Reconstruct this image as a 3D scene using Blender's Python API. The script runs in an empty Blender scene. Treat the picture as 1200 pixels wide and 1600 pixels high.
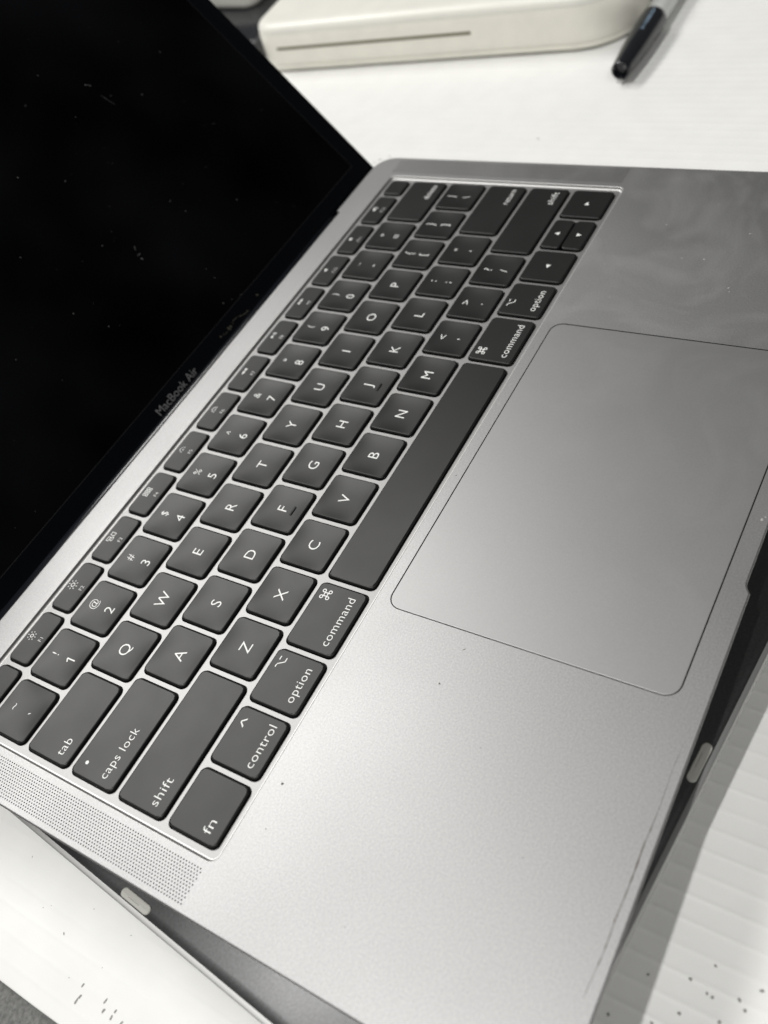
import bpy, bmesh, math, random
from mathutils import Matrix, Vector
random.seed(7)
S = 0.001                      # everything below is laid out in millimetres
ZT = 27.0                      # laptop deck lies 27 mm above the sheet (sheet top = 0)
scene = bpy.context.scene
COL = scene.collection

# ------------------------------------------------------------------ camera
R = [[0.4753270663511364, -0.837197024333351, -0.2704908916052537],
     [-0.7486465801890383, -0.22337678944326944, -0.6242043799183691],
     [0.462160662503074, 0.49920331768268567, -0.7329417232286071]]
CAM = Vector((-21.6926, -229.118, 205.672 + ZT)) * S
cd = bpy.data.cameras.new('camera'); cam = bpy.data.objects.new('camera', cd); COL.objects.link(cam)
m = Matrix(((R[0][0], -R[1][0], -R[2][0], CAM.x), (R[0][1], -R[1][1], -R[2][1], CAM.y),
            (R[0][2], -R[1][2], -R[2][2], CAM.z), (0, 0, 0, 1)))
cam.matrix_world = m
cd.sensor_fit = 'VERTICAL'; cd.sensor_height = 36.0; cd.sensor_width = 27.0
cd.lens = 1442.49 / 1600 * 36
cd.clip_start = 0.01; cd.clip_end = 20
cd.dof.use_dof = True
cd.dof.focus_distance = 0.268
cd.dof.aperture_fstop = 12.0
scene.camera = cam

# ------------------------------------------------------------------ light
w = bpy.data.worlds.new('World'); scene.world = w; w.use_nodes = True
bg = w.node_tree.nodes['Background']
bg.inputs[0].default_value = (1.0, 1.0, 0.97, 1); bg.inputs[1].default_value = 0.085
def area(name, loc, target, sx, sy, power, col):
    l = bpy.data.lights.new(name, 'AREA'); l.shape = 'RECTANGLE'; l.size = sx; l.size_y = sy
    l.energy = power; l.color = col
    o = bpy.data.objects.new(name, l); COL.objects.link(o); o.location = loc
    o.rotation_euler = (Vector(target) - Vector(loc)).to_track_quat('-Z', 'Y').to_euler()
    return o
tube_lamp = area('ceiling_tube_light', (-0.40, 0.16, 1.85), (-0.40, 0.16, 0), 0.45, 0.055, 18.5, (1.0, 0.99, 0.962))
tube_lamp.rotation_euler = (0, 0, 0)
area('ceiling_panel_light', (0.55, 1.36, 1.75), (0.10, -0.05, 0), 1.4, 0.35, 32, (1.0, 0.99, 0.962))
area('added_fill_light', (-1.0, -1.2, 1.5), (0.15, 0.0, 0), 0.6, 0.6, 13, (1.0, 0.99, 0.962))  # unseen fill lamp, added to lift the table shadow and white laptop's side
scene.view_settings.view_transform = 'Standard'; scene.view_settings.look = 'None'
scene.view_settings.exposure = 0.0; scene.view_settings.gamma = 1.0
scene.render.engine = 'CYCLES'
scene.cycles.use_denoising = True
scene.cycles.max_bounces = 8

# ------------------------------------------------------------------ materials
def mat(name, col, rough=0.5, metal=0.0, spec=0.5, grain=None, blotch=None, bump=None, coat=0.0, smear=None):
    """grain=(scale,amount) colour speckle; blotch=(scale,amount) roughness smudges; bump=(scale,strength,dist_mm)"""
    M = bpy.data.materials.new(name); M.use_nodes = True
    nt = M.node_tree; b = nt.nodes['Principled BSDF']; L = nt.links
    b.inputs['Base Color'].default_value = (*col, 1); b.inputs['Roughness'].default_value = rough
    b.inputs['Metallic'].default_value = metal; b.inputs['Specular IOR Level'].default_value = spec
    b.inputs['Coat Weight'].default_value = coat
    tc = nt.nodes.new('ShaderNodeTexCoord')
    def noise(scale, detail=2.0):
        n = nt.nodes.new('ShaderNodeTexNoise'); n.inputs['Scale'].default_value = scale
        n.inputs['Detail'].default_value = detail; L.new(tc.outputs['Object'], n.inputs['Vector']); return n
    def ramp(n, lo, hi, a=0.3, c=0.7):
        r = nt.nodes.new('ShaderNodeMapRange'); r.inputs[1].default_value = a; r.inputs[2].default_value = c
        r.inputs[3].default_value = lo; r.inputs[4].default_value = hi; L.new(n.outputs['Fac'], r.inputs[0]); return r
    if grain:
        r = ramp(noise(grain[0]), 1 - grain[1], 1 + grain[1])
        mx = nt.nodes.new('ShaderNodeVectorMath'); mx.operation = 'SCALE'
        mx.inputs[0].default_value = col; L.new(r.outputs[0], mx.inputs['Scale'])
        L.new(mx.outputs[0], b.inputs['Base Color'])
    if blotch:
        r = ramp(noise(blotch[0], 5.0), rough - blotch[1], rough + blotch[1])
        if smear:      # greasy hand smears with a place of their own: (scale, amount, from_x, to_x) in object metres
            n = noise(smear[0], 3.0); n.inputs['Distortion'].default_value = 1.6
            q = ramp(n, 0.0, smear[1], 0.52, 0.70)
            sx = nt.nodes.new('ShaderNodeSeparateXYZ'); L.new(tc.outputs['Object'], sx.inputs[0])
            wx = nt.nodes.new('ShaderNodeMapRange'); wx.inputs[1].default_value = smear[2]; wx.inputs[2].default_value = smear[3]
            L.new(sx.outputs[0], wx.inputs[0])
            mu = nt.nodes.new('ShaderNodeMath'); mu.operation = 'MULTIPLY'; L.new(q.outputs[0], mu.inputs[0]); L.new(wx.outputs[0], mu.inputs[1])
            ad = nt.nodes.new('ShaderNodeMath'); ad.operation = 'ADD'; L.new(r.outputs[0], ad.inputs[0]); L.new(mu.outputs[0], ad.inputs[1])
            L.new(ad.outputs[0], b.inputs['Roughness'])
        else:
            L.new(r.outputs[0], b.inputs['Roughness'])
    if bump:
        bp = nt.nodes.new('ShaderNodeBump'); bp.inputs['Strength'].default_value = bump[1]
        bp.inputs['Distance'].default_value = bump[2] * S
        L.new(noise(bump[0], 1.0).outputs['Fac'], bp.inputs['Height']); L.new(bp.outputs[0], b.inputs['Normal'])
    return M
ALU = mat('space_grey_aluminium', (0.360, 0.357, 0.359), 0.498, 1.0, grain=(2000, 0.10), blotch=(15, 0.035), smear=(24, 0.075, 0.035, 0.075), bump=(2600, 0.35, 0.03))
ALU_PLATE = mat('space_grey_key_plate', (0.325, 0.322, 0.322), 0.51, 1.0, grain=(2300, 0.05))
ALU_EDGE = mat('highlight_edge_aluminium', (0.52, 0.515, 0.51), 0.46, 1.0)  # paler than the deck: the well edge's highlight is strengthened in the base colour
PAD = mat('trackpad_glass', (0.360, 0.357, 0.359), 0.502, 1.0, grain=(2600, 0.03), blotch=(30, 0.012), smear=(30, 0.02, -0.06, -0.02))
KEY = mat('key_plastic', (0.0042, 0.0042, 0.0042), 0.43, 0, 0.44, blotch=(60, 0.018), bump=(3500, 0.12, 0.02))
BED = mat('key_gap_black', (0.006, 0.006, 0.007), 0.6)
LEG = mat('legend_white', (0.82, 0.82, 0.81), 0.5)
GLASS = mat('display_black_glass', (0.0024, 0.0025, 0.0029), 0.06, 0, 0.02, grain=(16, 0.95))
BEZEL = mat('display_bezel_black', (0.0025, 0.003, 0.004), 0.10, 0, 0.07)
LOGO = mat('bezel_lettering_grey', (0.15, 0.15, 0.155), 0.4)
LINE = mat('bezel_line_grey', (0.018, 0.018, 0.02), 0.4)
RUBBER = mat('grey_rubber', (0.46, 0.455, 0.42), 0.6)
DRUB = mat('dark_rubber', (0.02, 0.02, 0.022), 0.6)
DARK2 = mat('dark_satin_panel', (0.108, 0.108, 0.110), 0.37, 1.0, 0.5, grain=(1500, 0.12), blotch=(40, 0.05))
SILV = mat('silver_rim', (0.42, 0.42, 0.415), 0.48, 1.0)
WHITE = mat('white_polycarbonate', (0.86, 0.84, 0.755), 0.35, 0, 0.5, grain=(90, 0.03), coat=0.2)
WHITE_TOP = mat('white_lid_plastic', (0.79, 0.78, 0.72), 0.4, 0, 0.5, grain=(60, 0.03))
SLOT = mat('slot_shadow', (0.20, 0.185, 0.13), 0.7)
SHEET = mat('white_corrugated_plastic', (0.795, 0.795, 0.78), 0.40, 0, 0.16, grain=(70, 0.02))
TABLE = mat('grey_table_laminate', (0.115, 0.115, 0.112), 0.6, grain=(900, 0.35), bump=(700, 0.3, 0.2))
BLACK = mat('glossy_black_plastic', (0.010, 0.011, 0.014), 0.22, 0, 0.5)
DKGREY = mat('dark_grey_plastic', (0.05, 0.05, 0.052), 0.3)
CLEAR = mat('clear_barrel', (0.62, 0.63, 0.62), 0.2, 0, 0.5)
INK = mat('pale_blue_print', (0.30, 0.42, 0.55), 0.5)
SHEETDOT = mat('grey_specks', (0.28, 0.275, 0.26), 0.8)
SPECK = mat('dirt_brown', (0.055, 0.05, 0.045), 0.8)
LDUST = mat('faint_screen_dust', (0.12, 0.12, 0.115), 0.8)
DUST = mat('pale_dust', (0.36, 0.355, 0.34), 0.8)
SCUFF = mat('yellowed_scuff', (0.065, 0.062, 0.045), 0.7)
SCR = mat('scratch_brown', (0.085, 0.07, 0.06), 0.6)
PLED = mat('caps_lamp', (0.8, 0.8, 0.78), 0.4)

# ------------------------------------------------------------------ helpers
def mesh(name, verts, faces, material, parent=None, origin=(0, 0, 0), smooth=True, sharp=None):
    me = bpy.data.meshes.new(name)
    me.from_pydata([((v[0] - origin[0]) * S, (v[1] - origin[1]) * S, (v[2] - origin[2]) * S) for v in verts], [], faces)
    bm = bmesh.new(); bm.from_mesh(me); bmesh.ops.recalc_face_normals(bm, faces=bm.faces); bm.to_mesh(me); bm.free()
    me.materials.append(material)
    if smooth:
        for p in me.polygons: p.use_smooth = True
        if sharp: me.set_sharp_from_angle(angle=math.radians(sharp))
    return put(name, me, parent)
def put(name, me, parent=None):
    o = bpy.data.objects.new(name, me); COL.objects.link(o)
    if parent: o.parent = parent
    return o
def thing(name, label, cat, loc, rotz=0.0, group=None):
    o = bpy.data.objects.new(name, None); COL.objects.link(o); o.empty_display_size = 0.02
    o.location = (loc[0] * S, loc[1] * S, loc[2] * S); o.rotation_euler = (0, 0, rotz)
    tag(o, label, cat, group); return o
def tag(o, label, cat, group=None):
    o['label'] = label; o['category'] = cat
    if group: o['group'] = group
    return o
def rr(x0, x1, y0, y1, r, n=6):
    """rounded rectangle, counter-clockwise"""
    pts = []
    rs = r if isinstance(r, (list, tuple)) else [r] * 4
    for (cx, cy, a0, q) in ((x1 - rs[0], y1 - rs[0], 0, rs[0]), (x0 + rs[1], y1 - rs[1], 90, rs[1]), (x0 + rs[2], y0 + rs[2], 180, rs[2]), (x1 - rs[3], y0 + rs[3], 270, rs[3])):
        for i in range(n + 1):
            a = math.radians(a0 + 90 * i / n); pts.append((cx + q * math.cos(a), cy + q * math.sin(a)))
    return pts
def rings(loops, cap_top=False, cap_bottom=False):
    """loops: list of equal-length point lists (x,y,z), joined in turn"""
    V = []; F = []; n = len(loops[0])
    for l in loops: V += l
    for k in range(len(loops) - 1):
        for i in range(n):
            j = (i + 1) % n
            F.append((k * n + i, k * n + j, (k + 1) * n + j, (k + 1) * n + i))
    if cap_top: F.append(tuple(range(n)))
    if cap_bottom: F.append(tuple(range((len(loops) - 1) * n, len(loops) * n)))
    return V, F
def join(parts):
    V = []; F = []
    for v, f in parts:
        o = len(V); V += v; F += [tuple(i + o for i in q) for q in f]
    return V, F
def fill(loops, z):
    """flat face with holes: first loop is the outline"""
    bm = bmesh.new(); es = []
    for l in loops:
        vs = [bm.verts.new((p[0], p[1], z)) for p in l]
        for i in range(len(vs)): es.append(bm.edges.new((vs[i], vs[(i + 1) % len(vs)])))
    bmesh.ops.triangle_fill(bm, use_beauty=True, use_dissolve=False, edges=es, normal=(0, 0, 1))
    bm.verts.index_update()
    V = [tuple(v.co) for v in bm.verts]; F = [tuple(v.index for v in f.verts) for f in bm.faces]; bm.free()
    return V, F
def inset(pts, d):
    n = len(pts); out = []
    for i in range(n):
        a = Vector(pts[i - 1]); b = Vector(pts[i]); c = Vector(pts[(i + 1) % n])
        e1 = (b - a).normalized() if (b - a).length > 1e-6 else Vector((0, 0)); e2 = (c - b).normalized() if (c - b).length > 1e-6 else Vector((0, 0))
        n1 = Vector((-e1.y, e1.x)); n2 = Vector((-e2.y, e2.x)); nn = n1 + n2
        if nn.length < 1e-6: nn = n1
        nn.normalize(); k = max(0.6, nn.dot(n1) if n1.length else 1)
        out.append((b.x + nn.x * d / k, b.y + nn.y * d / k))
    return out
def zed(pts, z): return [(p[0], p[1], z) for p in pts]
def box(x0, x1, y0, y1, z0, z1):
    V = [(x0, y0, z0), (x1, y0, z0), (x1, y1, z0), (x0, y1, z0), (x0, y0, z1), (x1, y0, z1), (x1, y1, z1), (x0, y1, z1)]
    return V, [(0, 3, 2, 1), (4, 5, 6, 7), (0, 1, 5, 4), (1, 2, 6, 5), (2, 3, 7, 6), (3, 0, 4, 7)]
def slab(pts, z0, z1, r=0.4, seg=4):
    """solid plate with rounded top and bottom edges"""
    L = []
    for k in range(seg + 1):
        a = math.pi / 2 * k / seg; L.append(zed(inset(pts, r * (1 - math.sin(a))), z1 - r * (1 - math.cos(a))))
    for k in range(seg + 1):
        a = math.pi / 2 * k / seg; L.append(zed(inset(pts, r * (1 - math.cos(a))), z0 + r * (1 - math.sin(a))))
    return rings(L, True, True)
def tube(path, r, n=10):
    L = []
    for i, p in enumerate(path):
        a = Vector(path[max(i - 1, 0)]); b = Vector(path[min(i + 1, len(path) - 1)]); t = (b - a).normalized()
        s = t.cross(Vector((0, 0, 1)));  s = s.normalized() if s.length > 1e-4 else Vector((1, 0, 0)); u = s.cross(t)
        rad = r[i] if isinstance(r, (list, tuple)) else r
        L.append([tuple(Vector(p) + s * rad * math.cos(2 * math.pi * k / n) + u * rad * math.sin(2 * math.pi * k / n)) for k in range(n)])
    return rings(L, True, True)
def speck(x, y, z, a, b, ang=0.0, n=9, t=0.05, jag=0.25):
    """small irregular flake lying flat"""
    L = []
    rad = [1 + random.uniform(-jag, jag) for _ in range(n)]
    for (q, dz) in ((1.0, 0), (0.7, t)):
        l = []
        for i in range(n):
            th = 2 * math.pi * i / n; px = a * rad[i] * q * math.cos(th); py = b * rad[i] * q * math.sin(th)
            l.append((x + px * math.cos(ang) - py * math.sin(ang), y + px * math.sin(ang) + py * math.cos(ang), z + dz))
        L.append(l)
    return rings(L, False, True)

# ------------------------------------------------------------------ the setting: table and sheet
V, F = box(-700, 1300, -700, 1100, -40, -4.05)
o = mesh('table', V, F, TABLE, smooth=False); o['kind'] = 'structure'
P = 5.65; prof = [(0.0, 0.13), (0.35, 0.09), (0.75, 0.02), (1.3, 0.0), (2.8, -0.02), (4.35, 0.0), (4.9, 0.02), (5.3, 0.09)]
xs = []; x = -50.6
zz = random.Random(3)
k0 = -23.0 - P * 5
i = 0
xs.append((-49.9, -0.12)); xs.append((-49.5, 0.0))
while k0 + i * P < 1000:
    amp = zz.uniform(0.5, 1.0)
    for dx, h in prof:
        xx = k0 + i * P + dx
        if xx > -49.3: xs.append((xx, h * amp if h > 0 else h))
    i += 1
ys = [-420 + 20 * k for k in range(67)]
V = []; F = []
nx = len(xs)
for yy in ys:
    sway = 0.35 * math.sin(yy * 0.021) + 0.2 * math.sin(yy * 0.053 + 1)
    lift = 0.05 * math.sin(yy * 0.017)
    for q, (xx, h) in enumerate(xs):
        bend = sway * math.exp(-(xx + 49.9) / 25)
        V.append((xx + bend, yy, h - 0.14 + lift * math.sin(xx * 0.02)))
for a in range(len(ys) - 1):
    for q in range(nx - 1):
        F.append((a * nx + q, a * nx + q + 1, (a + 1) * nx + q + 1, (a + 1) * nx + q))
base = len(V)
for yy in ys:                                   # the cut edge on the near side
    sway = 0.35 * math.sin(yy * 0.021) + 0.2 * math.sin(yy * 0.053 + 1)
    V.append((-49.9 + sway, yy, -4.0))
for a in range(len(ys) - 1): F.append((a * nx, (a + 1) * nx, base + a + 1, base + a))
sheet = thing('corrugated_sheet', 'white corrugated plastic sheet with fine ridges covering the grey table', 'plastic sheet', (0, 0, -4.0))
mesh('ribbed_face', V, F, SHEET, sheet, (0, 0, -4.0))
parts = []
for (sx, sy) in [(24.5, -198.5), (27.6, -207), (32.5, -211), (28, -217.4), (26.5, -219), (31.8, -221), (20, -207), (15.6, -202.4), (13, -193.5), (22, -215), (26.3, -211), (26.0, -212.2), (40, -232), (22, -228), (35, -226)]:
    parts.append(speck(sx, sy, 0.02, random.uniform(.36, .5), random.uniform(.3, .42), random.uniform(0, 3)))
for (sx, sy) in [(-40.1, -70.5), (-42.6, -71.6), (-43.9, -71.3), (-40.1, -79), (-42.1, -80), (-40.7, -83.2), (-42.4, -83.1), (-42.2, -86.5)]:
    parts.append(speck(sx, sy, 0.02, random.uniform(.55, .8), .26, random.uniform(-.35, .1)))
for (sx, sy, q) in [(-32.9, -56, .4), (-34.4, -72.7, .18), (-40.6, -65.5, .25), (-24, -60, .2), (-29, -47, .18), (-46, -40, .3), (-24.5, -75, .25), (-30.5, -45, .2), (-21.3, -31, .25),
                     (330, 48, 1.2), (333, 44, 1.0), (327, 50, .8), (327, 14, .8), (329, 15.5, .6), (326, 12, .6), (352, -30, .9), (330, -20, .5)]:
    parts.append(speck(sx, sy, 0.0, q, q * .4, random.uniform(0, 3), t=.03))
V, F = join(parts)
o = mesh('dirt_speck', V, F, SHEETDOT, sheet, (0, 0, -4.0)); o['kind'] = 'stuff'

# ------------------------------------------------------------------ dark laptop underneath
O2 = (-31.2, -188.5, 0.0)
A2 = math.radians(-5.85)
low = thing('flat_laptop', 'flat dark laptop with silver rim and grey pads lying underneath the open laptop', 'laptop', O2, A2)
Z2 = 16.0
W2, D2 = 304.0, 212.0
outl = rr(0, W2, 0, D2, 9, 8)
def shr2(d): return [(W2 / 2 + (q[0] - W2 / 2) * (1 - 2 * d / W2), D2 / 2 + (q[1] - D2 / 2) * (1 - 2 * d / D2)) for q in outl]
V, F = rings([zed(inset(outl, 2.2), Z2 - .12), zed(inset(outl, .5), Z2 - .12), zed(inset(outl, .15), Z2 - .25), zed(outl, Z2 - .6), zed(outl, Z2 - 2.6), zed(inset(outl, .3), Z2 - 3.1), zed(shr2(3), Z2 - 4.6), zed(shr2(9), Z2 - 8), zed(shr2(16), Z2 - 12.5), zed(shr2(24), 1.0)], True, True)
mesh('silver_rim', V, F, SILV, low, smooth=True, sharp=40)
V, F = rings([zed(inset(outl, 1.4), Z2 - 0.6), zed(inset(outl, 1.4), Z2 - 0.1), zed(inset(outl, 1.55), Z2)], False, True)
mesh('dark_panel', V, F, DARK2, low, sharp=40)
def pill(cx, cy, l, wd, z0, z1):
    a = rr(cx - l / 2, cx + l / 2, cy - wd / 2, cy + wd / 2, wd / 2 - .01, 7)
    return rings([zed(a, z0), zed(a, z1 - .15), zed(inset(a, .12), z1 - .03), zed(inset(a, .35), z1)], False, True)
for (px, py, rot) in [(101.5, 2.95, 0), (2.95, 108, 1), (202.5, 2.95, 0), (301.05, 108, 1)]:
    a = pill(0, 0, 10.8, 2.5, -.02, .42)
    V = [((-q[1] if rot else q[0]) + px, (q[0] if rot else q[1]) + py, q[2] + Z2) for q in a[0]]
    f = mesh('rubber_pad', V, a[1], RUBBER, low)
    a = join([speck(0.4 + k * .45, .35, .415, .42, .05, 0, t=.01) for k in range(-4, 5)])
    V = [((-q[1] if rot else q[0]) + px, (q[0] if rot else q[1]) + py, q[2] + Z2) for q in a[0]]
    mesh('slit', V, a[1], SPECK, f)
for (px, py) in [(34, 34), (W2 - 34, 34), (34, D2 - 34), (W2 - 34, D2 - 34)]:
    a = rr(px - 6, px + 6, py - 6, py + 6, 5.9, 5)
    V, F = rings([zed(a, 0.05), zed(a, 1.1)], True, True); mesh('rubber_foot', V, F, DRUB, low)

# ------------------------------------------------------------------ the open laptop
LO = (138.0, -90.0, Z2)
lap = thing('open_laptop', 'open grey aluminium laptop with black keyboard, large trackpad and dark raised screen', 'laptop', LO)
X0, X1, Y0, Y1 = -15.0, 291.3, -195.3, 16.2
def deck_outline():
    p = []
    def arc(cx, cy, r, a0, a1, n=9):
        for i in range(n + 1):
            a = math.radians(a0 + (a1 - a0) * i / n); p.append((cx + r * math.cos(a), cy + r * math.sin(a)))
    arc(X1 - 9, Y1 - 9, 9, 0, 90)
    hx0, hx1, hy = 25.5, 250.5, Y1 - 1.7
    p.extend([(hx1, Y1), (hx1 - .25, Y1 - .25), (hx1 - .3, hy + .3), (hx1 - .6, hy), (hx0 + .6, hy), (hx0 + .3, hy + .3), (hx0 + .25, Y1 - .25), (hx0, Y1)])
    arc(X0 + 9, Y1 - 9, 9, 90, 180)
    arc(X0 + 9, Y0 + 9, 9, 180, 270)
    s0, s1 = 112.5, 164.5
    for t in (0, .1, .25, .45, .65, .85, 1): p.append((s0 + 3.2 * t, Y0 + 1.55 * math.sin(t * math.pi / 2)))
    for t in (1, .85, .65, .45, .25, .1, 0): p.append((s1 - 3.2 * t, Y0 + 1.55 * math.sin(t * math.pi / 2)))
    arc(X1 - 9, Y0 + 9, 9, 270, 360)
    return p
DO = deck_outline()
def off(pts, z): return zed(pts, z)
WX0, WX1, WY0, WY1 = -1.75, 277.3, -102.4, 3.0
well = rr(WX0, WX1, WY0, WY1, 2.6, 6)
TX0, TX1, TY0, TY1 = 78.4, 199.4, -188.3, -106.3
tph = rr(TX0, TX1, TY0, TY1, 4.2, 7)
GN, GP, GR, GS = 12, 0.93, 113, 0.80
gx1 = -3.75; gx0 = gx1 - GN * GS; gy0 = -100.6; gy1 = gy0 + (GR + .5) * GP
gy1b = gy0 + (GR + .5) * GP
gx0b = -(X1 + X0) * -1 - gx0                       # mirrored grille on the far side
def grect(a, b): return [(a, gy0), (b, gy0), (b, gy1), (a, gy1)]
XM = (X0 + X1)
g1 = grect(gx0, gx1); g2 = grect(XM - gx1, XM - gx0)
parts = [fill([inset(DO, .45), inset(well, -.30), inset(tph, -.10), g1, g2], ZT)]
V, F = parts[0]
mesh('palm_rest', V, F, ALU, lap, LO, smooth=False)
cx, cy = (X0 + X1) / 2, (Y0 + Y1) / 2
def shrink(d):
    sx = 1 - d / ((X1 - X0) / 2); sy = 1 - d / ((Y1 - Y0) / 2)
    return [(cx + (q[0] - cx) * sx, cy + (q[1] - cy) * sy) for q in DO]
L = [off(inset(DO, .45), ZT), off(inset(DO, .28), ZT - .035), off(inset(DO, .13), ZT - .13), off(inset(DO, .03), ZT - .28), off(DO, ZT - .45), off(inset(DO, .12), ZT - 1.0),
     off(inset(DO, .7), ZT - 2.0), off(shrink(2.6), ZT - 3.6), off(shrink(7), ZT - 6.3), off(shrink(13), ZT - 8.6), off(shrink(22), ZT - 9.8)]
V, F = rings(L, False, True)
mesh('base_case', V, F, ALU, lap, LO, sharp=50)
L = [off(inset(well, -.30), ZT), off(inset(well, -.19), ZT - .025), off(inset(well, -.09), ZT - .09), off(inset(well, -.02), ZT - .19), off(well, ZT - .30), off(inset(well, .02), ZT - .45), off(inset(well, .10), ZT - .70), off(inset(well, .28), ZT - .90), off(inset(well, .52), ZT - 1.02), off(inset(well, .8), ZT - 1.05)]
V, F = rings(L); mesh('keyboard_well_edge', V, F, ALU_EDGE, lap, LO)
L = [off(inset(tph, -.10), ZT), off(inset(tph, -.03), ZT - .03), off(tph, ZT - .1), off(tph, ZT - 1.0)]
V, F = rings(L); mesh('trackpad_surround', V, F, BED, lap, LO)
tp = inset(tph, .20)
V, F = rings([zed(tp, ZT - .9), zed(tp, ZT - .13), zed(inset(tp, .05), ZT - .06), zed(inset(tp, .16), ZT - .03)], True, True)
mesh('trackpad', V, F, PAD, lap, LO, smooth=False)
for (rx, ry) in [(12, -170), (264, -170), (12, -8), (264, -8)]:
    a = rr(rx - 6, rx + 6, ry - 6, ry + 6, 5.9, 5)
    V, F = rings([zed(a, Z2 + .02), zed(a, ZT - 7)], True, True); mesh('rubber_foot', V, F, DRUB, lap, LO)

# speaker grilles: real perforated strips
def grille(ox, flip):
    parts = []
    hr = 0.225
    for c in range(GN):
        xa = gx0 + c * GS; xb = xa + GS; xm = (xa + xb) / 2
        sh = 0.25 * GP if c % 2 else -0.25 * GP
        y = gy0
        first = gy0 + .5 * GP + .25 * GP + sh
        for k in range(GR):
            ym = first + k * GP
            ya = gy0 if k == 0 else ym - GP / 2; yb = gy1 if k == GR - 1 else ym + GP / 2
            o = []; hl = []
            for t in range(8):
                th = math.pi / 4 * t + math.pi / 8
                hl.append((xm + hr * math.cos(th), ym + hr * math.sin(th)))
            o = [(xb, ym), (xb, yb), (xm, yb), (xa, yb), (xa, ym), (xa, ya), (xm, ya), (xb, ya)]
            Vv = [(q[0], q[1], ZT) for q in o] + [(q[0], q[1], ZT) for q in hl] + [(q[0], q[1], ZT - .5) for q in hl]
            Ff = []
            for t in range(8):
                u = (t + 1) % 8
                Ff.append((8 + t, t, u)); Ff.append((8 + t, u, 8 + u)); Ff.append((16 + t, 8 + t, 8 + u, 16 + u))
            parts.append((Vv, Ff))
    V, F = join(parts)
    if flip: V = [(XM - q[0], q[1], q[2]) for q in V]
    return V, F
for fl in (False, True):
    V, F = grille(0, fl)
    g = mesh('speaker_grille', V, F, ALU, lap, LO, smooth=False); g['kind'] = 'stuff'
    a, b = (gx0, gx1) if not fl else (XM - gx1, XM - gx0)
    V, F = box(a - .3, b + .3, gy0 - .3, gy1 + .3, ZT - .9, ZT - .45)
    mesh('speaker_backing', V, F, BED, g, LO, smooth=False)

# keys
U = 19.0; RP = 18.3755
KH = 8.15; GAP = 1.05
keys = []     # kind, x0, x1, y0, y1, legend-list, dished
def krow(r): return -r * RP - KH, -r * RP + KH
def T(s, x, y, h=None, w=None, size=None, bold=0.0, anchor='c'): return ('T', s, x, y, h, w, size, bold, anchor)
CAPH = 3.25
def add(kind, u0, u1, r, leg, dish):
    y0, y1 = krow(r); keys.append((kind, u0 * U + GAP, u1 * U - GAP, y0, y1, leg, dish))
def dual(a, b): return [T(a, 0, 3.75, size=3.9), T(b, 0, -2.95, size=5.2)]
pairs = ['~`', '!1', '@2', '#3', '$4', '%5', '^6', '&7', '*8', '(9', ')0', '_-', '+=']
for i, q in enumerate(pairs): add('number_key', i, i + 1, 1, dual(q[0], q[1]), True)
def word(s, wd, k0, k1, align, base=-5.25):
    ww = (k1 - k0) * U - 2 * GAP
    x = {'l': -ww / 2 + 2.4 + wd / 2, 'r': ww / 2 - 2.4 - wd / 2, 'c': 0}[align]
    return T(s, x, base, w=wd, size=3.85, anchor='b')
add('delete_key', 13, 14.5, 1, [word('delete', 9.3, 13, 14.5, 'r', -4.7)], False)
add('tab_key', 0, 1.5, 2, [word('tab', 5.2, 0, 1.5, 'l', -4.9)], False)
for i, ch in enumerate('QWERTYUIOP'): add('letter_key', 1.5 + i, 2.5 + i, 2, [T(ch, 0, 0, size=5.35)], True)
def pdual(a, b): return [T(a, 0, 3.7, size=4.8), T(b, 0, -2.75, size=4.8)]
add('bracket_key', 11.5, 12.5, 2, pdual('{', '['), True); add('bracket_key', 12.5, 13.5, 2, pdual('}', ']'), True)
add('backslash_key', 13.5, 14.5, 2, pdual('|', '\\'), True)
add('caps_lock_key', 0, 1.75, 3, [word('caps lock', 15.5, 0, 1.75, 'l', -4.2), ('D', -11.5, 4.6, .55)], False)
for i, ch in enumerate('ASDFGHJKL'): add('letter_key', 1.75 + i, 2.75 + i, 3, [T(ch, 0, 0, size=5.35)] + ([('B',)] if ch in 'FJ' else []), True)
add('punctuation_key', 10.75, 11.75, 3, pdual(':', ';'), True); add('punctuation_key', 11.75, 12.75, 3, pdual('"', "'"), True)
add('return_key', 12.75, 14.5, 3, [word('return', 9.6, 12.75, 14.5, 'r', -4.7)], False)
add('shift_key', 0, 2.25, 4, [word('shift', 7.9, 0, 2.25, 'l', -4.9)], False)
for i, ch in enumerate('ZXCVBNM'): add('letter_key', 2.25 + i, 3.25 + i, 4, [T(ch, 0, 0, size=5.35)], True)
for i, (a, b) in enumerate(('<,', '>.', '?/')): add('punctuation_key', 9.25 + i, 10.25 + i, 4, pdual(a, b), True)
add('shift_key', 12.25, 14.5, 4, [word('shift', 7.9, 12.25, 14.5, 'r', -4.7)], False)
add('function_shift_key', 0, 1, 5, [word('fn', 3.6, 0, 1, 'l', -4.9)], False)
add('control_key', 1, 2, 5, [word('control', 12.5, 1, 2, 'c'), T('^', 3.9, 4.9, w=2.9, h=1.45)], False)
add('option_key', 2, 3, 5, [word('option', 10.7, 2, 3, 'c'), ('OPT', 4.3, 5.0, 1)], False)
add('command_key', 3, 4.25, 5, [word('command', 16.3, 3, 4.25, 'c'), ('CMD', 6.9, 4.6)], False)
add('space_bar', 4.25, 9.25, 5, [], False)
add('command_key', 9.25, 10.5, 5, [word('command', 16.3, 9.25, 10.5, 'c'), ('CMD', -6.4, 4.6)], False)
add('option_key', 10.5, 11.5, 5, [word('option', 10.7, 10.5, 11.5, 'c'), ('OPT', -2.4, 5.0, -1)], False)
y0, y1 = krow(5); ym = (y0 + y1) / 2
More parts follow.
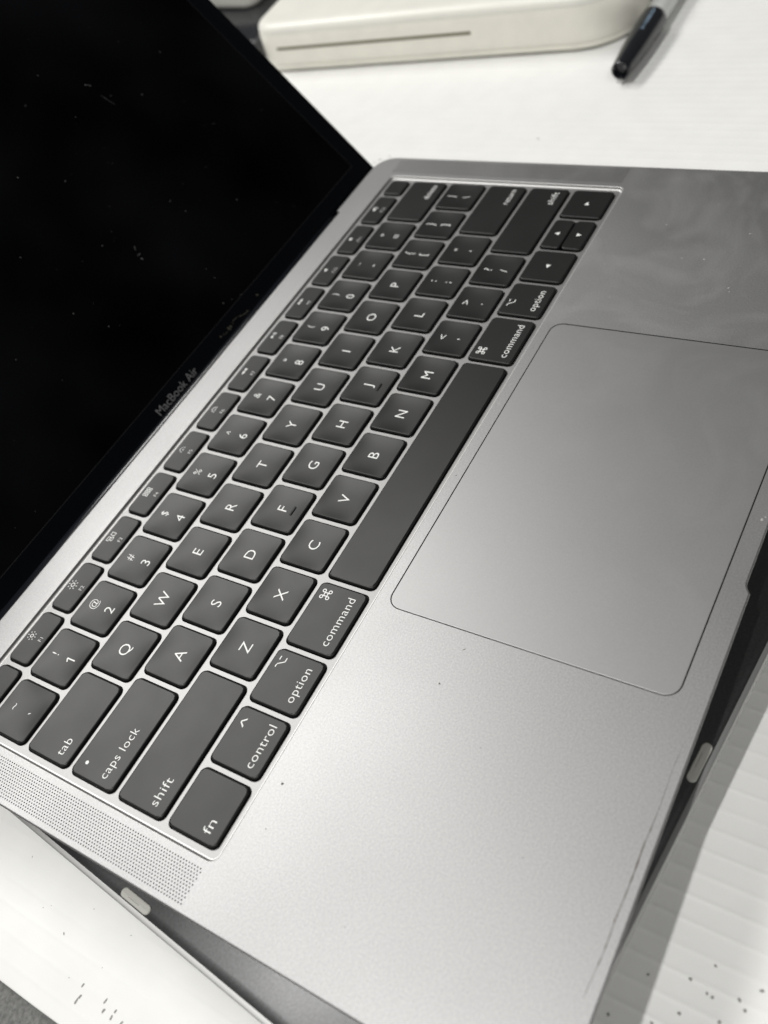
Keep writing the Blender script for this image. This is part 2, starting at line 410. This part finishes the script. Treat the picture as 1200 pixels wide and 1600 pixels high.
keys.append(('arrow_key', 11.5 * U + GAP, 12.5 * U - GAP, y0, y1, [('A', 0, 0, 180)], False))
keys.append(('arrow_key', 12.5 * U + GAP, 13.5 * U - GAP, ym + .25, y1, [('A', 0, 0, 90)], False))
keys.append(('arrow_key', 12.5 * U + GAP, 13.5 * U - GAP, y0, ym - .25, [('A', 0, 0, 270)], False))
keys.append(('arrow_key', 13.5 * U + GAP, 14.5 * U - GAP, y0, y1, [('A', 0, 0, 0)], False))
FP = 20.28; FY0, FY1 = -8.05, 0.85
keys.append(('escape_key', GAP, FP - GAP, FY0, FY1, [T('esc', -5.2, -1.6, w=4.6, size=3.4)], False))
for i in range(1, 13): keys.append(('function_key', i * FP + GAP, (i + 1) * FP - GAP, FY0, FY1, [('F', i), T('F%d' % i, 0, -2.15, size=2.05)], False))
keys.append(('fingerprint_key', 13 * FP + GAP, 14.5 * U - GAP, FY0, FY1, [], False))

def dist(x, y, hw, hh, r=1.9):
    qx = abs(x) - (hw - r); qy = abs(y) - (hh - r)
    return -(math.hypot(max(qx, 0), max(qy, 0)) + min(max(qx, qy), 0) - r)
def sst(a, b, t):
    t = min(1, max(0, (t - a) / (b - a))); return t * t * (3 - 2 * t)
def topz(x, y, hw, hh, dish):
    D = .42 if dish else .05
    q = max(0.0, 1 - abs(x / (hw - .4)) ** 2.6) * max(0.0, 1 - abs(y / (hh - .4)) ** 2.6)
    return -D * q
def key_mesh(hw, hh, dish):
    r = 1.75
    def lp(d, z, n=5):
        rad = max(r - d, .3); return zed(rr(-hw + d, hw - d, -hh + d, hh - d, rad, n), z)
    L = [lp(0, -2.2), lp(0, -.42), lp(.04, -.26), lp(.13, -.13), lp(.28, -.04), lp(.45, 0)]
    V, F = rings(L, True, False)
    # dished top: a grid clipped into the rounded outline
    x1, y1 = hw - .45, hh - .45
    nx = max(10, min(40, int(hw * 2 / 1.4))); ny = max(8, int(hh * 2 / 1.4))
    G = [((-x1 + 2 * x1 * a / nx), (-y1 + 2 * y1 * b / ny)) for b in range(ny + 1) for a in range(nx + 1)]
    rc = r - .45
    base = len(V); top0 = 5 * len(L[0])
    for (x, y) in G:
        qx = abs(x) - (x1 - rc); qy = abs(y) - (y1 - rc)
        if qx > 0 and qy > 0:
            m_ = max(qx, qy); l_ = math.hypot(qx, qy)
            if l_ > 0: x = math.copysign(x1 - rc + qx * m_ / l_, x); y = math.copysign(y1 - rc + qy * m_ / l_, y)
        V.append((x, y, topz(x, y, hw, hh, dish)))
    for b in range(ny):
        for a in range(nx):
            k = base + b * (nx + 1) + a; F.append((k, k + 1, k + nx + 2, k + nx + 1))
    return V, F
FONT = {}
def text_mesh(s, size, bold=0.0, spacing=1.0):
    c = bpy.data.curves.new('text', 'FONT'); c.body = s; c.size = size; c.offset = bold; c.space_character = spacing; c.resolution_u = 3
    o = bpy.data.objects.new('text', c); COL.objects.link(o)
    dg = bpy.context.evaluated_depsgraph_get(); dg.update()
    me = o.evaluated_get(dg).to_mesh()
    V = [tuple(v.co) for v in me.vertices]; F = [tuple(p.vertices) for p in me.polygons]
    o.evaluated_get(dg).to_mesh_clear(); bpy.data.objects.remove(o); bpy.data.curves.remove(c)
    return V, F
def bb(V): return min(v[0] for v in V), max(v[0] for v in V), min(v[1] for v in V), max(v[1] for v in V)
def place(g):
    _, s, x, y, h, wd, size, bold, anchor = g
    if s == '1':
        return [(q[0] + x, q[1] + y, 0) for q in join([bar(.25, 0, 3.35, .42, 90), bar(-.33, 1.22, 1.3, .40, 36)])[0]], [(0, 1, 2, 3), (4, 5, 6, 7)]
    V, F = text_mesh(s, size or 4, -0.03 if len(s) == 1 else -0.03, 1.0 if len(s) < 3 else 1.06)
    a, b, c, d = bb(V)
    kx = ky = 1.0
    if wd: kx = wd / (b - a)
    if h: ky = h / (d - c)
    if anchor == 'b': return [((v[0] - (a + b) / 2) * kx + x, v[1] * ky + y, 0) for v in V], F
    return [((v[0] - (a + b) / 2) * kx + x, (v[1] - (c + d) / 2) * ky + y, 0) for v in V], F
def bar(x, y, l, t, ang):
    c, s = math.cos(math.radians(ang)), math.sin(math.radians(ang))
    return [(x + a * c - b * s, y + a * s + b * c, 0) for a, b in ((-l / 2, -t / 2), (l / 2, -t / 2), (l / 2, t / 2), (-l / 2, t / 2))], [(0, 1, 2, 3)]
def ring(x, y, r, t, n=16, a0=0, a1=360):
    V = []; F = []
    full = a1 - a0 >= 360; m = n if full else n + 1
    for i in range(m):
        a = math.radians(a0 + (a1 - a0) * i / n)
        V += [(x + (r - t / 2) * math.cos(a), y + (r - t / 2) * math.sin(a), 0), (x + (r + t / 2) * math.cos(a), y + (r + t / 2) * math.sin(a), 0)]
    for i in range(n):
        j = (i + 1) % m; F.append((2 * i, 2 * i + 1, 2 * j + 1, 2 * j))
    return V, F
def disc(x, y, r, n=14): return [(x + r * math.cos(2 * math.pi * i / n), y + r * math.sin(2 * math.pi * i / n), 0) for i in range(n)], [tuple(range(n))]
def tri(x, y, r, ang, sq=1.0):
    V = []
    for a in (0, 130, 230):
        q = math.radians(a + ang); V.append((x + r * math.cos(q), y + r * math.sin(q) * sq, 0))
    return V, [(0, 1, 2)]
def frame(x0, x1, y0, y1, t):
    return join([bar((x0 + x1) / 2, y0, x1 - x0 + t, t, 0), bar((x0 + x1) / 2, y1, x1 - x0 + t, t, 0), bar(x0, (y0 + y1) / 2, y1 - y0 - t, t, 90), bar(x1, (y0 + y1) / 2, y1 - y0 - t, t, 90)])
def icon(i):
    y = 1.9; t = .22
    if i in (1, 2):
        r = .55 if i == 1 else .68
        return join([ring(0, y, r, .24)] + [bar((r + .85) * math.cos(k * math.pi / 4), y + (r + .85) * math.sin(k * math.pi / 4), .38 + .12 * (i - 1), .26, k * 45) for k in range(8)])
    if i == 3: return join([frame(-1.8, -.2, y + .1, y + 1.0, t), frame(-1.4, .1, y - 1.1, y - .35, t), frame(.65, 1.8, y - .8, y + .9, t)])
    if i == 4: return join([frame(-1.75 + k * 1.3, -.95 + k * 1.3, y - 1.05 + q * 1.25, y - .25 + q * 1.25, t) for k in range(3) for q in range(2)])
    if i in (5, 6):
        n = 7
        return join([bar(1.15 * math.cos(math.pi * k / 6), y - .7 + 1.35 * math.sin(math.pi * k / 6), .4 + .2 * (i - 5), .25, 180 * k / 6) for k in range(7)] + [bar(0, y - .7, .8, .25, 0)])
    if i == 7: return join([tri(-.8, y, 1.05, 180, .75), tri(.9, y, 1.05, 180, .75)])
    if i == 8: return join([tri(-.6, y, 1.05, 0, .75), bar(.85, y, 1.4, .3, 90), bar(1.5, y, 1.4, .3, 90)])
    if i == 9: return join([tri(-.9, y, 1.05, 0, .75), tri(.8, y, 1.05, 0, .75)])
    sp = [bar(-.9, y, .7, .8, 0), tri(-.55, y, 1.0, 180, 1.0)]
    n = i - 10
    if n >= 1: sp.append(ring(-.5, y, .75, .2, 6, -45, 45))
    if n >= 2: sp += [ring(-.5, y, 1.3, .2, 6, -45, 45), ring(-.5, y, 1.85, .2, 6, -45, 45)]
    return join(sp)
def legend(items, hw, hh, dish):
    parts = []
    for g in items:
        if g[0] == 'T': parts.append(place(g))
        elif g[0] == 'D': parts.append(disc(g[1], g[2], g[3]))
        elif g[0] == 'A': parts.append(tri(g[1], g[2], 1.15, g[3], 1.0))
        elif g[0] == 'F': parts.append(icon(g[1]))
        elif g[0] == 'OPT':
            x, y = g[1], g[2]
            parts.append(join([bar(x - 1.35, y + .95, .9, .3, 0), bar(x + 1.2, y + .95, 1.2, .3, 0), bar(x - .15, y - .05, 2.35, .3, -57), bar(x + 1.1, y - 1.04, 1.3, .3, 0)]))
        elif g[0] == 'CMD':
            x, y = g[1], g[2]; q = .95; t = .3
            parts.append(join([frame(x - .55, x + .55, y - .55, y + .55, t)] + [ring(x + sx * 1.05, y + sy * 1.05, .5, t, 14) for sx in (-1, 1) for sy in (-1, 1)]))
    if not parts: return None
    V, F = join(parts)
    V = [(v[0], v[1], topz(v[0], v[1], hw, hh, dish) + .03) for v in V]
    return V, F

KZ = ZT - .05
holes = []
cache = {}
arrow_h = None
bars = []
for (kind, x0, x1, y0, y1, leg, dish) in keys:
    hw, hh = (x1 - x0) / 2, (y1 - y0) / 2; kx, ky = (x0 + x1) / 2, (y0 + y1) / 2
    sig = (round(hw, 3), round(hh, 3), dish)
    if sig not in cache:
        V, F = key_mesh(hw, hh, dish); o = mesh(kind, V, F, KEY, lap); cache[sig] = o.data
    else: o = put(kind, cache[sig], lap)
    jz = random.uniform(-.04, .04)
    o.location = ((kx - LO[0]) * S, (ky - LO[1]) * S, (KZ + jz - LO[2]) * S)
    o.rotation_euler = (random.uniform(-.003, .003), random.uniform(-.003, .003), 0)
    items = [g for g in leg if g[0] != 'B']
    lg = legend(items, hw, hh, dish)
    if lg:
        l = mesh('legend', lg[0], lg[1], LEG, o, smooth=False)
        for p in l.data.polygons:
            if p.normal.z < 0: p.flip()
    if any(g[0] == 'B' for g in leg):
        a = pill(0, -4.1, 3.6, .75, -.40, -.02)
        mesh('homing_bar', a[0], a[1], KEY, o)
    hole_key = (round(x0, 2), round(x1, 2))
    if kind == 'arrow_key' and hh < 5:
        if arrow_h is None: arrow_h = (x0, x1)
        continue
    holes.append(rr(x0 - .36, x1 + .36, y0 - .36, y1 + .36, 2.0, 5))
y0, y1 = krow(5)
holes.append(rr(arrow_h[0] - .36, arrow_h[1] + .36, y0 - .36, y1 + .36, 2.0, 5))
PZ = ZT - 1.05
parts = [fill([inset(well, .8)] + [inset(h, -.07) for h in holes], PZ)]
for h in holes: parts.append(rings([zed(inset(h, -.07), PZ), zed(h, PZ - .07), zed(h, PZ - 1.1)]))
V, F = join(parts)
mesh('key_plate', V, F, ALU_PLATE, lap, LO, smooth=False)
V, F = box(WX0 + .6, WX1 - .6, WY0 + .6, WY1 - .6, ZT - 3.2, ZT - 2.2)
mesh('key_bed', V, F, BED, lap, LO, smooth=False)

# marks on the deck
def onz(lst, z): return join([speck(x, y, z, a, b, random.uniform(0, 3), t=.02, jag=.35) for x, y, a, b in lst])
V, F = onz([(22.2, -107.2, .38, .3), (61.9, -132.3, .3, .22), (73.2, -133.9, .5, .12), (10.8, -109.7, .2, .15), (127.4, -104.3, .2, .15), (50, -150, .14, .12), (0, -140, .12, .1), (30, -170, .13, .1), (186, -104.5, .25, .12)], ZT + .004)
o = mesh('dirt_speck', V, F, SPECK, lap, LO); o['kind'] = 'stuff'
V, F = onz([(159.2, -104.2, .35, .3), (168, -104.3, .2, .2), (135.9, -191.6, .5, .35), (137, -192.3, .25, .2), (256.5, -125.6, .3, .22), (238.9, -136.9, .3, .2), (225.8, -156.4, .45, .2), (224, -157.2, .2, .15), (254.8, -155.1, .35, .2), (239.2, -144.4, .5, .25), (270, -140, .2, .15), (215, -120, .25, .15), (232, -112, .2, .12)], ZT + .004)
o = mesh('dust_speck', V, F, DUST, lap, LO); o['kind'] = 'stuff'
sp = [(69.23, -193.12), (62.58, -192.8), (52.62, -193.01), (49.44, -192.99), (41.95, -192.74), (34.21, -192.89), (29.24, -192.76), (26.12, -192.63), (19.37, -192.82), (13.8, -192.43), (8.45, -192.22)]
wd = [.03, .05, .06, .12, .17, .16, .13, .15, .12, .09, .03]
V = []; F = []
n = 0
for k in range(len(sp) - 1):
    for q in range(6):
        t = q / 6; x = sp[k][0] * (1 - t) + sp[k + 1][0] * t; y = sp[k][1] * (1 - t) + sp[k + 1][1] * t; ww = (wd[k] * (1 - t) + wd[k + 1] * t) * random.uniform(.35, 1.25)
        y += random.uniform(-.05, .05)
        V += [(x, y - ww, ZT + .004), (x, y + ww, ZT + .004)]
        if n: F.append((2 * n - 2, 2 * n - 1, 2 * n + 1, 2 * n))
        n += 1
mesh('scratch', V, F, SCR, lap, LO, smooth=False)

# lid: plane y = 25.2 + 0.755 z, leaning back
LN = math.hypot(.755, 1); ly, lz = .755 / LN, 1 / LN            # up the lid
ny, nz = -lz, ly                                                # out of the screen
def lidp(x, t, h): return (x, 25.2 + t * ly + h * ny, ZT + t * lz + h * nz)
def lidmap(VF): return [lidp(*v) for v in VF[0]], VF[1]
LX0, LX1, LT0, LT1 = -14.9, 290.6, -9.5, 202.5
lo = rr(LX0, LX1, LT0, LT1, [9, 9, 3.0, 3.0], 8)
V, F = lidmap(slab(lo, -4.6, -.35, .9, 4)); lid = mesh('lid', V, F, ALU, lap, LO, sharp=50)
gl = inset(lo, .35)
V, F = lidmap(rings([zed(gl, -.6), zed(gl, -.10), zed(inset(gl, .1), -.03), zed(inset(gl, .22), 0)], True, True))
mesh('bezel_glass', V, F, BEZEL, lid, LO, sharp=40)
dx0, dx1, dt0, dt1 = LX0 + 9.6, LX1 - 9.6, 1.8, LT1 - 10
V, F = lidmap(box(dx0, dx1, dt0, dt1, -.05, .012)); mesh('display_panel', V, F, GLASS, lid, LO, smooth=False)
V, F = lidmap(join([box(dx0 - .14, dx1 + .14, dt0 - .14, dt0, -.03, .016), box(dx0 - .14, dx1 + .14, dt1, dt1 + .14, -.03, .016), box(dx0 - .14, dx0, dt0, dt1, -.03, .016), box(dx1, dx1 + .14, dt0, dt1, -.03, .016)]))
mesh('display_border', V, F, LINE, lid, LO, smooth=False)
V, F = text_mesh('MacBook Air', 4.0, -0.02, 1.0); a, b, c, d = bb(V)
kx = 24.7 / (b - a); V = [((v[0] - a) * kx + 126.0, (v[1] - c) * (3.1 / (d - c)) - 4.6, .018) for v in V]
V, F = lidmap((V, F)); o = mesh('bezel_lettering', V, F, LOGO, lid, LO, smooth=False)
dust = [(250.7, 88.9), (213.7, 96.9), (217.5, 88.7), (174.5, 77.2), (200.2, 46.1), (223.2, 28.0), (138.2, 68.7), (190.1, 2.2), (185.4, 3.6), (181.4, 5.1), (201.1, 110.5), (198.9, 91.3), (243.5, 55.1), (228.6, 81.5), (187.4, 105.3), (162.1, 88.7), (164.3, 52.1), (188.0, 18.8), (187.5, 14.1), (134.8, 42.7), (106.7, 45.7), (140.2, 30.8), (201.6, 39.3)]
dd = [(x, t, random.uniform(.14, .3), random.uniform(.1, .2)) for x, t in dust]
for _ in range(110):
    dd.append((random.uniform(20, 285), random.uniform(0, 195), random.uniform(.05, .13), random.uniform(.04, .1)))
dd += [(171.6, 38.8, .55, .22), (172.2, 40.6, .9, .12), (173.0, 43.2, 1.1, .08), (213.0, 97.5, .45, .2), (214.3, 96.2, .4, .15)]
for k in range(12): dd.append((214.5 + k * .12, 91 - k * .5, .16, .07))
V, F = lidmap(onz(dd, .02)); o = mesh('dust_speck', V, F, LDUST, lid, LO); o['kind'] = 'stuff'
sc = [(168.9, -2.5), (173.0, -3.4), (175.3, -3.0), (178.0, -2.5), (180.2, -2.5), (182.9, -3.3), (185.0, -4.2), (188.0, -4.0)]
ss = []
for k in range(len(sc) - 1):
    for q in range(5):
        t = random.random(); ss.append((sc[k][0] * (1 - t) + sc[k + 1][0] * t + random.uniform(-.3, .3), sc[k][1] * (1 - t) + sc[k + 1][1] * t + random.uniform(-.25, .25), random.uniform(.12, .45), random.uniform(.06, .16)))
ss += [(195.3, -2.9, .5, .35), (169, -2.5, .4, .3), (174.5, -3.2, 1.0, .25), (175.5, -2.9, .8, .2)]
V, F = lidmap(onz(ss, .02)); o = mesh('scuff', V, F, SCUFF, lid, LO); o['kind'] = 'stuff'
hz = [(x, 18.6, ZT - 6.0) for x in (26.5, 100, 180, 249.5)]
V, F = tube(hz, 3.6, 14); mesh('hinge_barrel', V, F, BLACK, lap, LO)

# ------------------------------------------------------------------ white laptop behind
WO = (431.0, 66.0, 0.0); WA = math.radians(4.7)
wl = thing('white_laptop', 'thick cream white closed laptop with a disc slot along its side', 'laptop', WO, WA)
wo = rr(-6, 322, -113.5, 119, [20, 16, 32, 20], 9)
def puff(pts, prof): return rings([zed(inset(pts, d), z) for d, z in prof], True, True)
V, F = puff(wo, [(3.0, 1.0), (1.2, 1.2), (.3, 2.0), (0, 3.2), (0, 3.9), (.25, 4.3)]); mesh('bottom_cover', V, F, WHITE, wl, sharp=50)
V, F = puff(wo, [(.5, 4.3), (.05, 4.6), (-.35, 6), (-.6, 9), (-.6, 13), (-.5, 19), (-.2, 22.5), (.1, 23.2)]); mesh('base_case', V, F, WHITE, wl, sharp=60)
V, F = puff(wo, [(.3, 23.2), (.05, 23.35), (.25, 24.6), (.9, 26.2), (2.0, 27.3), (3.6, 28.0), (6.5, 28.3), (9, 28.35)]); mesh('lid', V, F, WHITE_TOP, wl, sharp=60)
V, F = box(-6.85, -5.6, -26, 102, 14.4, 16.0); mesh('disc_slot', V, F, SLOT, wl, smooth=False)
for (rx, ry) in [(14, -90), (14, 95), (300, -90), (300, 95)]:
    a = rr(rx - 7, rx + 7, ry - 7, ry + 7, 6.9, 5); V, F = rings([zed(a, .05), zed(a, 1.1)], True, True); mesh('rubber_foot', V, F, DRUB, wl)

# a second white device and dark clutter in the far corner
w2 = thing('white_device', 'white rounded device partly hidden behind the dark screen', 'device', (498, 251, 2.7), math.radians(-6))
po = rr(0, 200, 0, 140, [14, 14, 10, 14], 7)
V, F = puff(po, [(2, .05), (.4, 1), (0, 3), (0, 14), (.6, 18), (2.5, 21), (6, 22)]); mesh('case', V, F, WHITE_TOP, w2, sharp=60)
V, F = puff(inset(po, 9), [(0, 22), (0, 22.4), (.4, 22.6)]); mesh('lid_inset', V, F, WHITE, w2, sharp=60)
bs = thing('black_tray', 'low glossy black tray under the white rounded device', 'tray', (455, 205, 0), math.radians(6))
po = rr(0, 230, 0, 190, 12, 6)
V, F = puff(po, [(1, .05), (0, .6), (0, 1.6), (.4, 2.2), (1.2, 2.4)]); mesh('tray_body', V, F, BLACK, bs, sharp=60)
V, F = puff(inset(po, 5), [(0, 2.4), (.0, 2.5), (.3, 2.6)]); mesh('tray_top', V, F, BLACK, bs, sharp=60)
path = [(402 + 16 * k, 196 + 1.2 * k + 3 * math.sin(k * .5), 5.2) for k in range(14)]
cb = tube(path, 5.0, 12)
tag(mesh('thick_cable', cb[0], cb[1], DKGREY), 'thick dark grey cable between the white laptop and the screen', 'cable')

# ------------------------------------------------------------------ marker pen
PX, PY = 400.0, -53.5
pen = thing('marker_pen', 'black tipped marker pen with clear barrel lying beside the white laptop', 'pen', (PX, PY, 0), math.radians(1.0))
PR = 6.6
def rev(prof, n=28, zc=PR + .1):
    return rings([[(x, r * math.cos(2 * math.pi * k / n), zc + r * math.sin(2 * math.pi * k / n)) for k in range(n)] for x, r in prof], True, True)
V, F = rev([(3, 1.8), (3, 3.5), (0.3, 3.6), (0, 4.0), (.3, 4.4), (4, 4.75), (8, 5.1), (16, 5.75), (27, 6.25), (38, 6.5), (48, 6.6), (51, 6.5), (52, 5.9)]); mesh('cap', V, F, BLACK, pen, sharp=50)
for k in range(3):
    a = k * 2.1 + .4
    V, F = speck(0, 0, 0, 1.2, .9, 0, t=.8); V = [(v[0] - .4, v[1] + 3.5 * math.cos(a), v[2] + PR + 3.5 * math.sin(a)) for v in V]; mesh('tip_claw', V, F, DKGREY, pen)
V, F = rev([(52, 5.4), (52.2, 5.7), (56, 5.8), (140, 5.8), (146, 5.6), (150, 4.2)]); mesh('barrel', V, F, CLEAR, pen, sharp=50)
parts = []
x = 29.0
while x < 49:
    wq = random.uniform(.5, .9); hq = random.uniform(.45, .95)
    for (a, b) in ((x, x + wq * .35), (x + wq * .6, x + wq)):
        V = []
        th0 = math.radians(104); dth = hq / 6.6
        for xx in (a, b):
            for th in (th0 - dth, th0, th0 + dth):
                rr_ = 6.62 if xx > 46 else 6.36 + (xx - 29) * .0155; V.append((xx, rr_ * math.cos(th), PR + .1 + rr_ * math.sin(th)))
        parts.append((V, [(0, 1, 4, 3), (1, 2, 5, 4)]))
    x += wq + random.choice((.5, .6, 1.3))
V, F = join(parts); mesh('print', V, F, INK, pen, smooth=False)
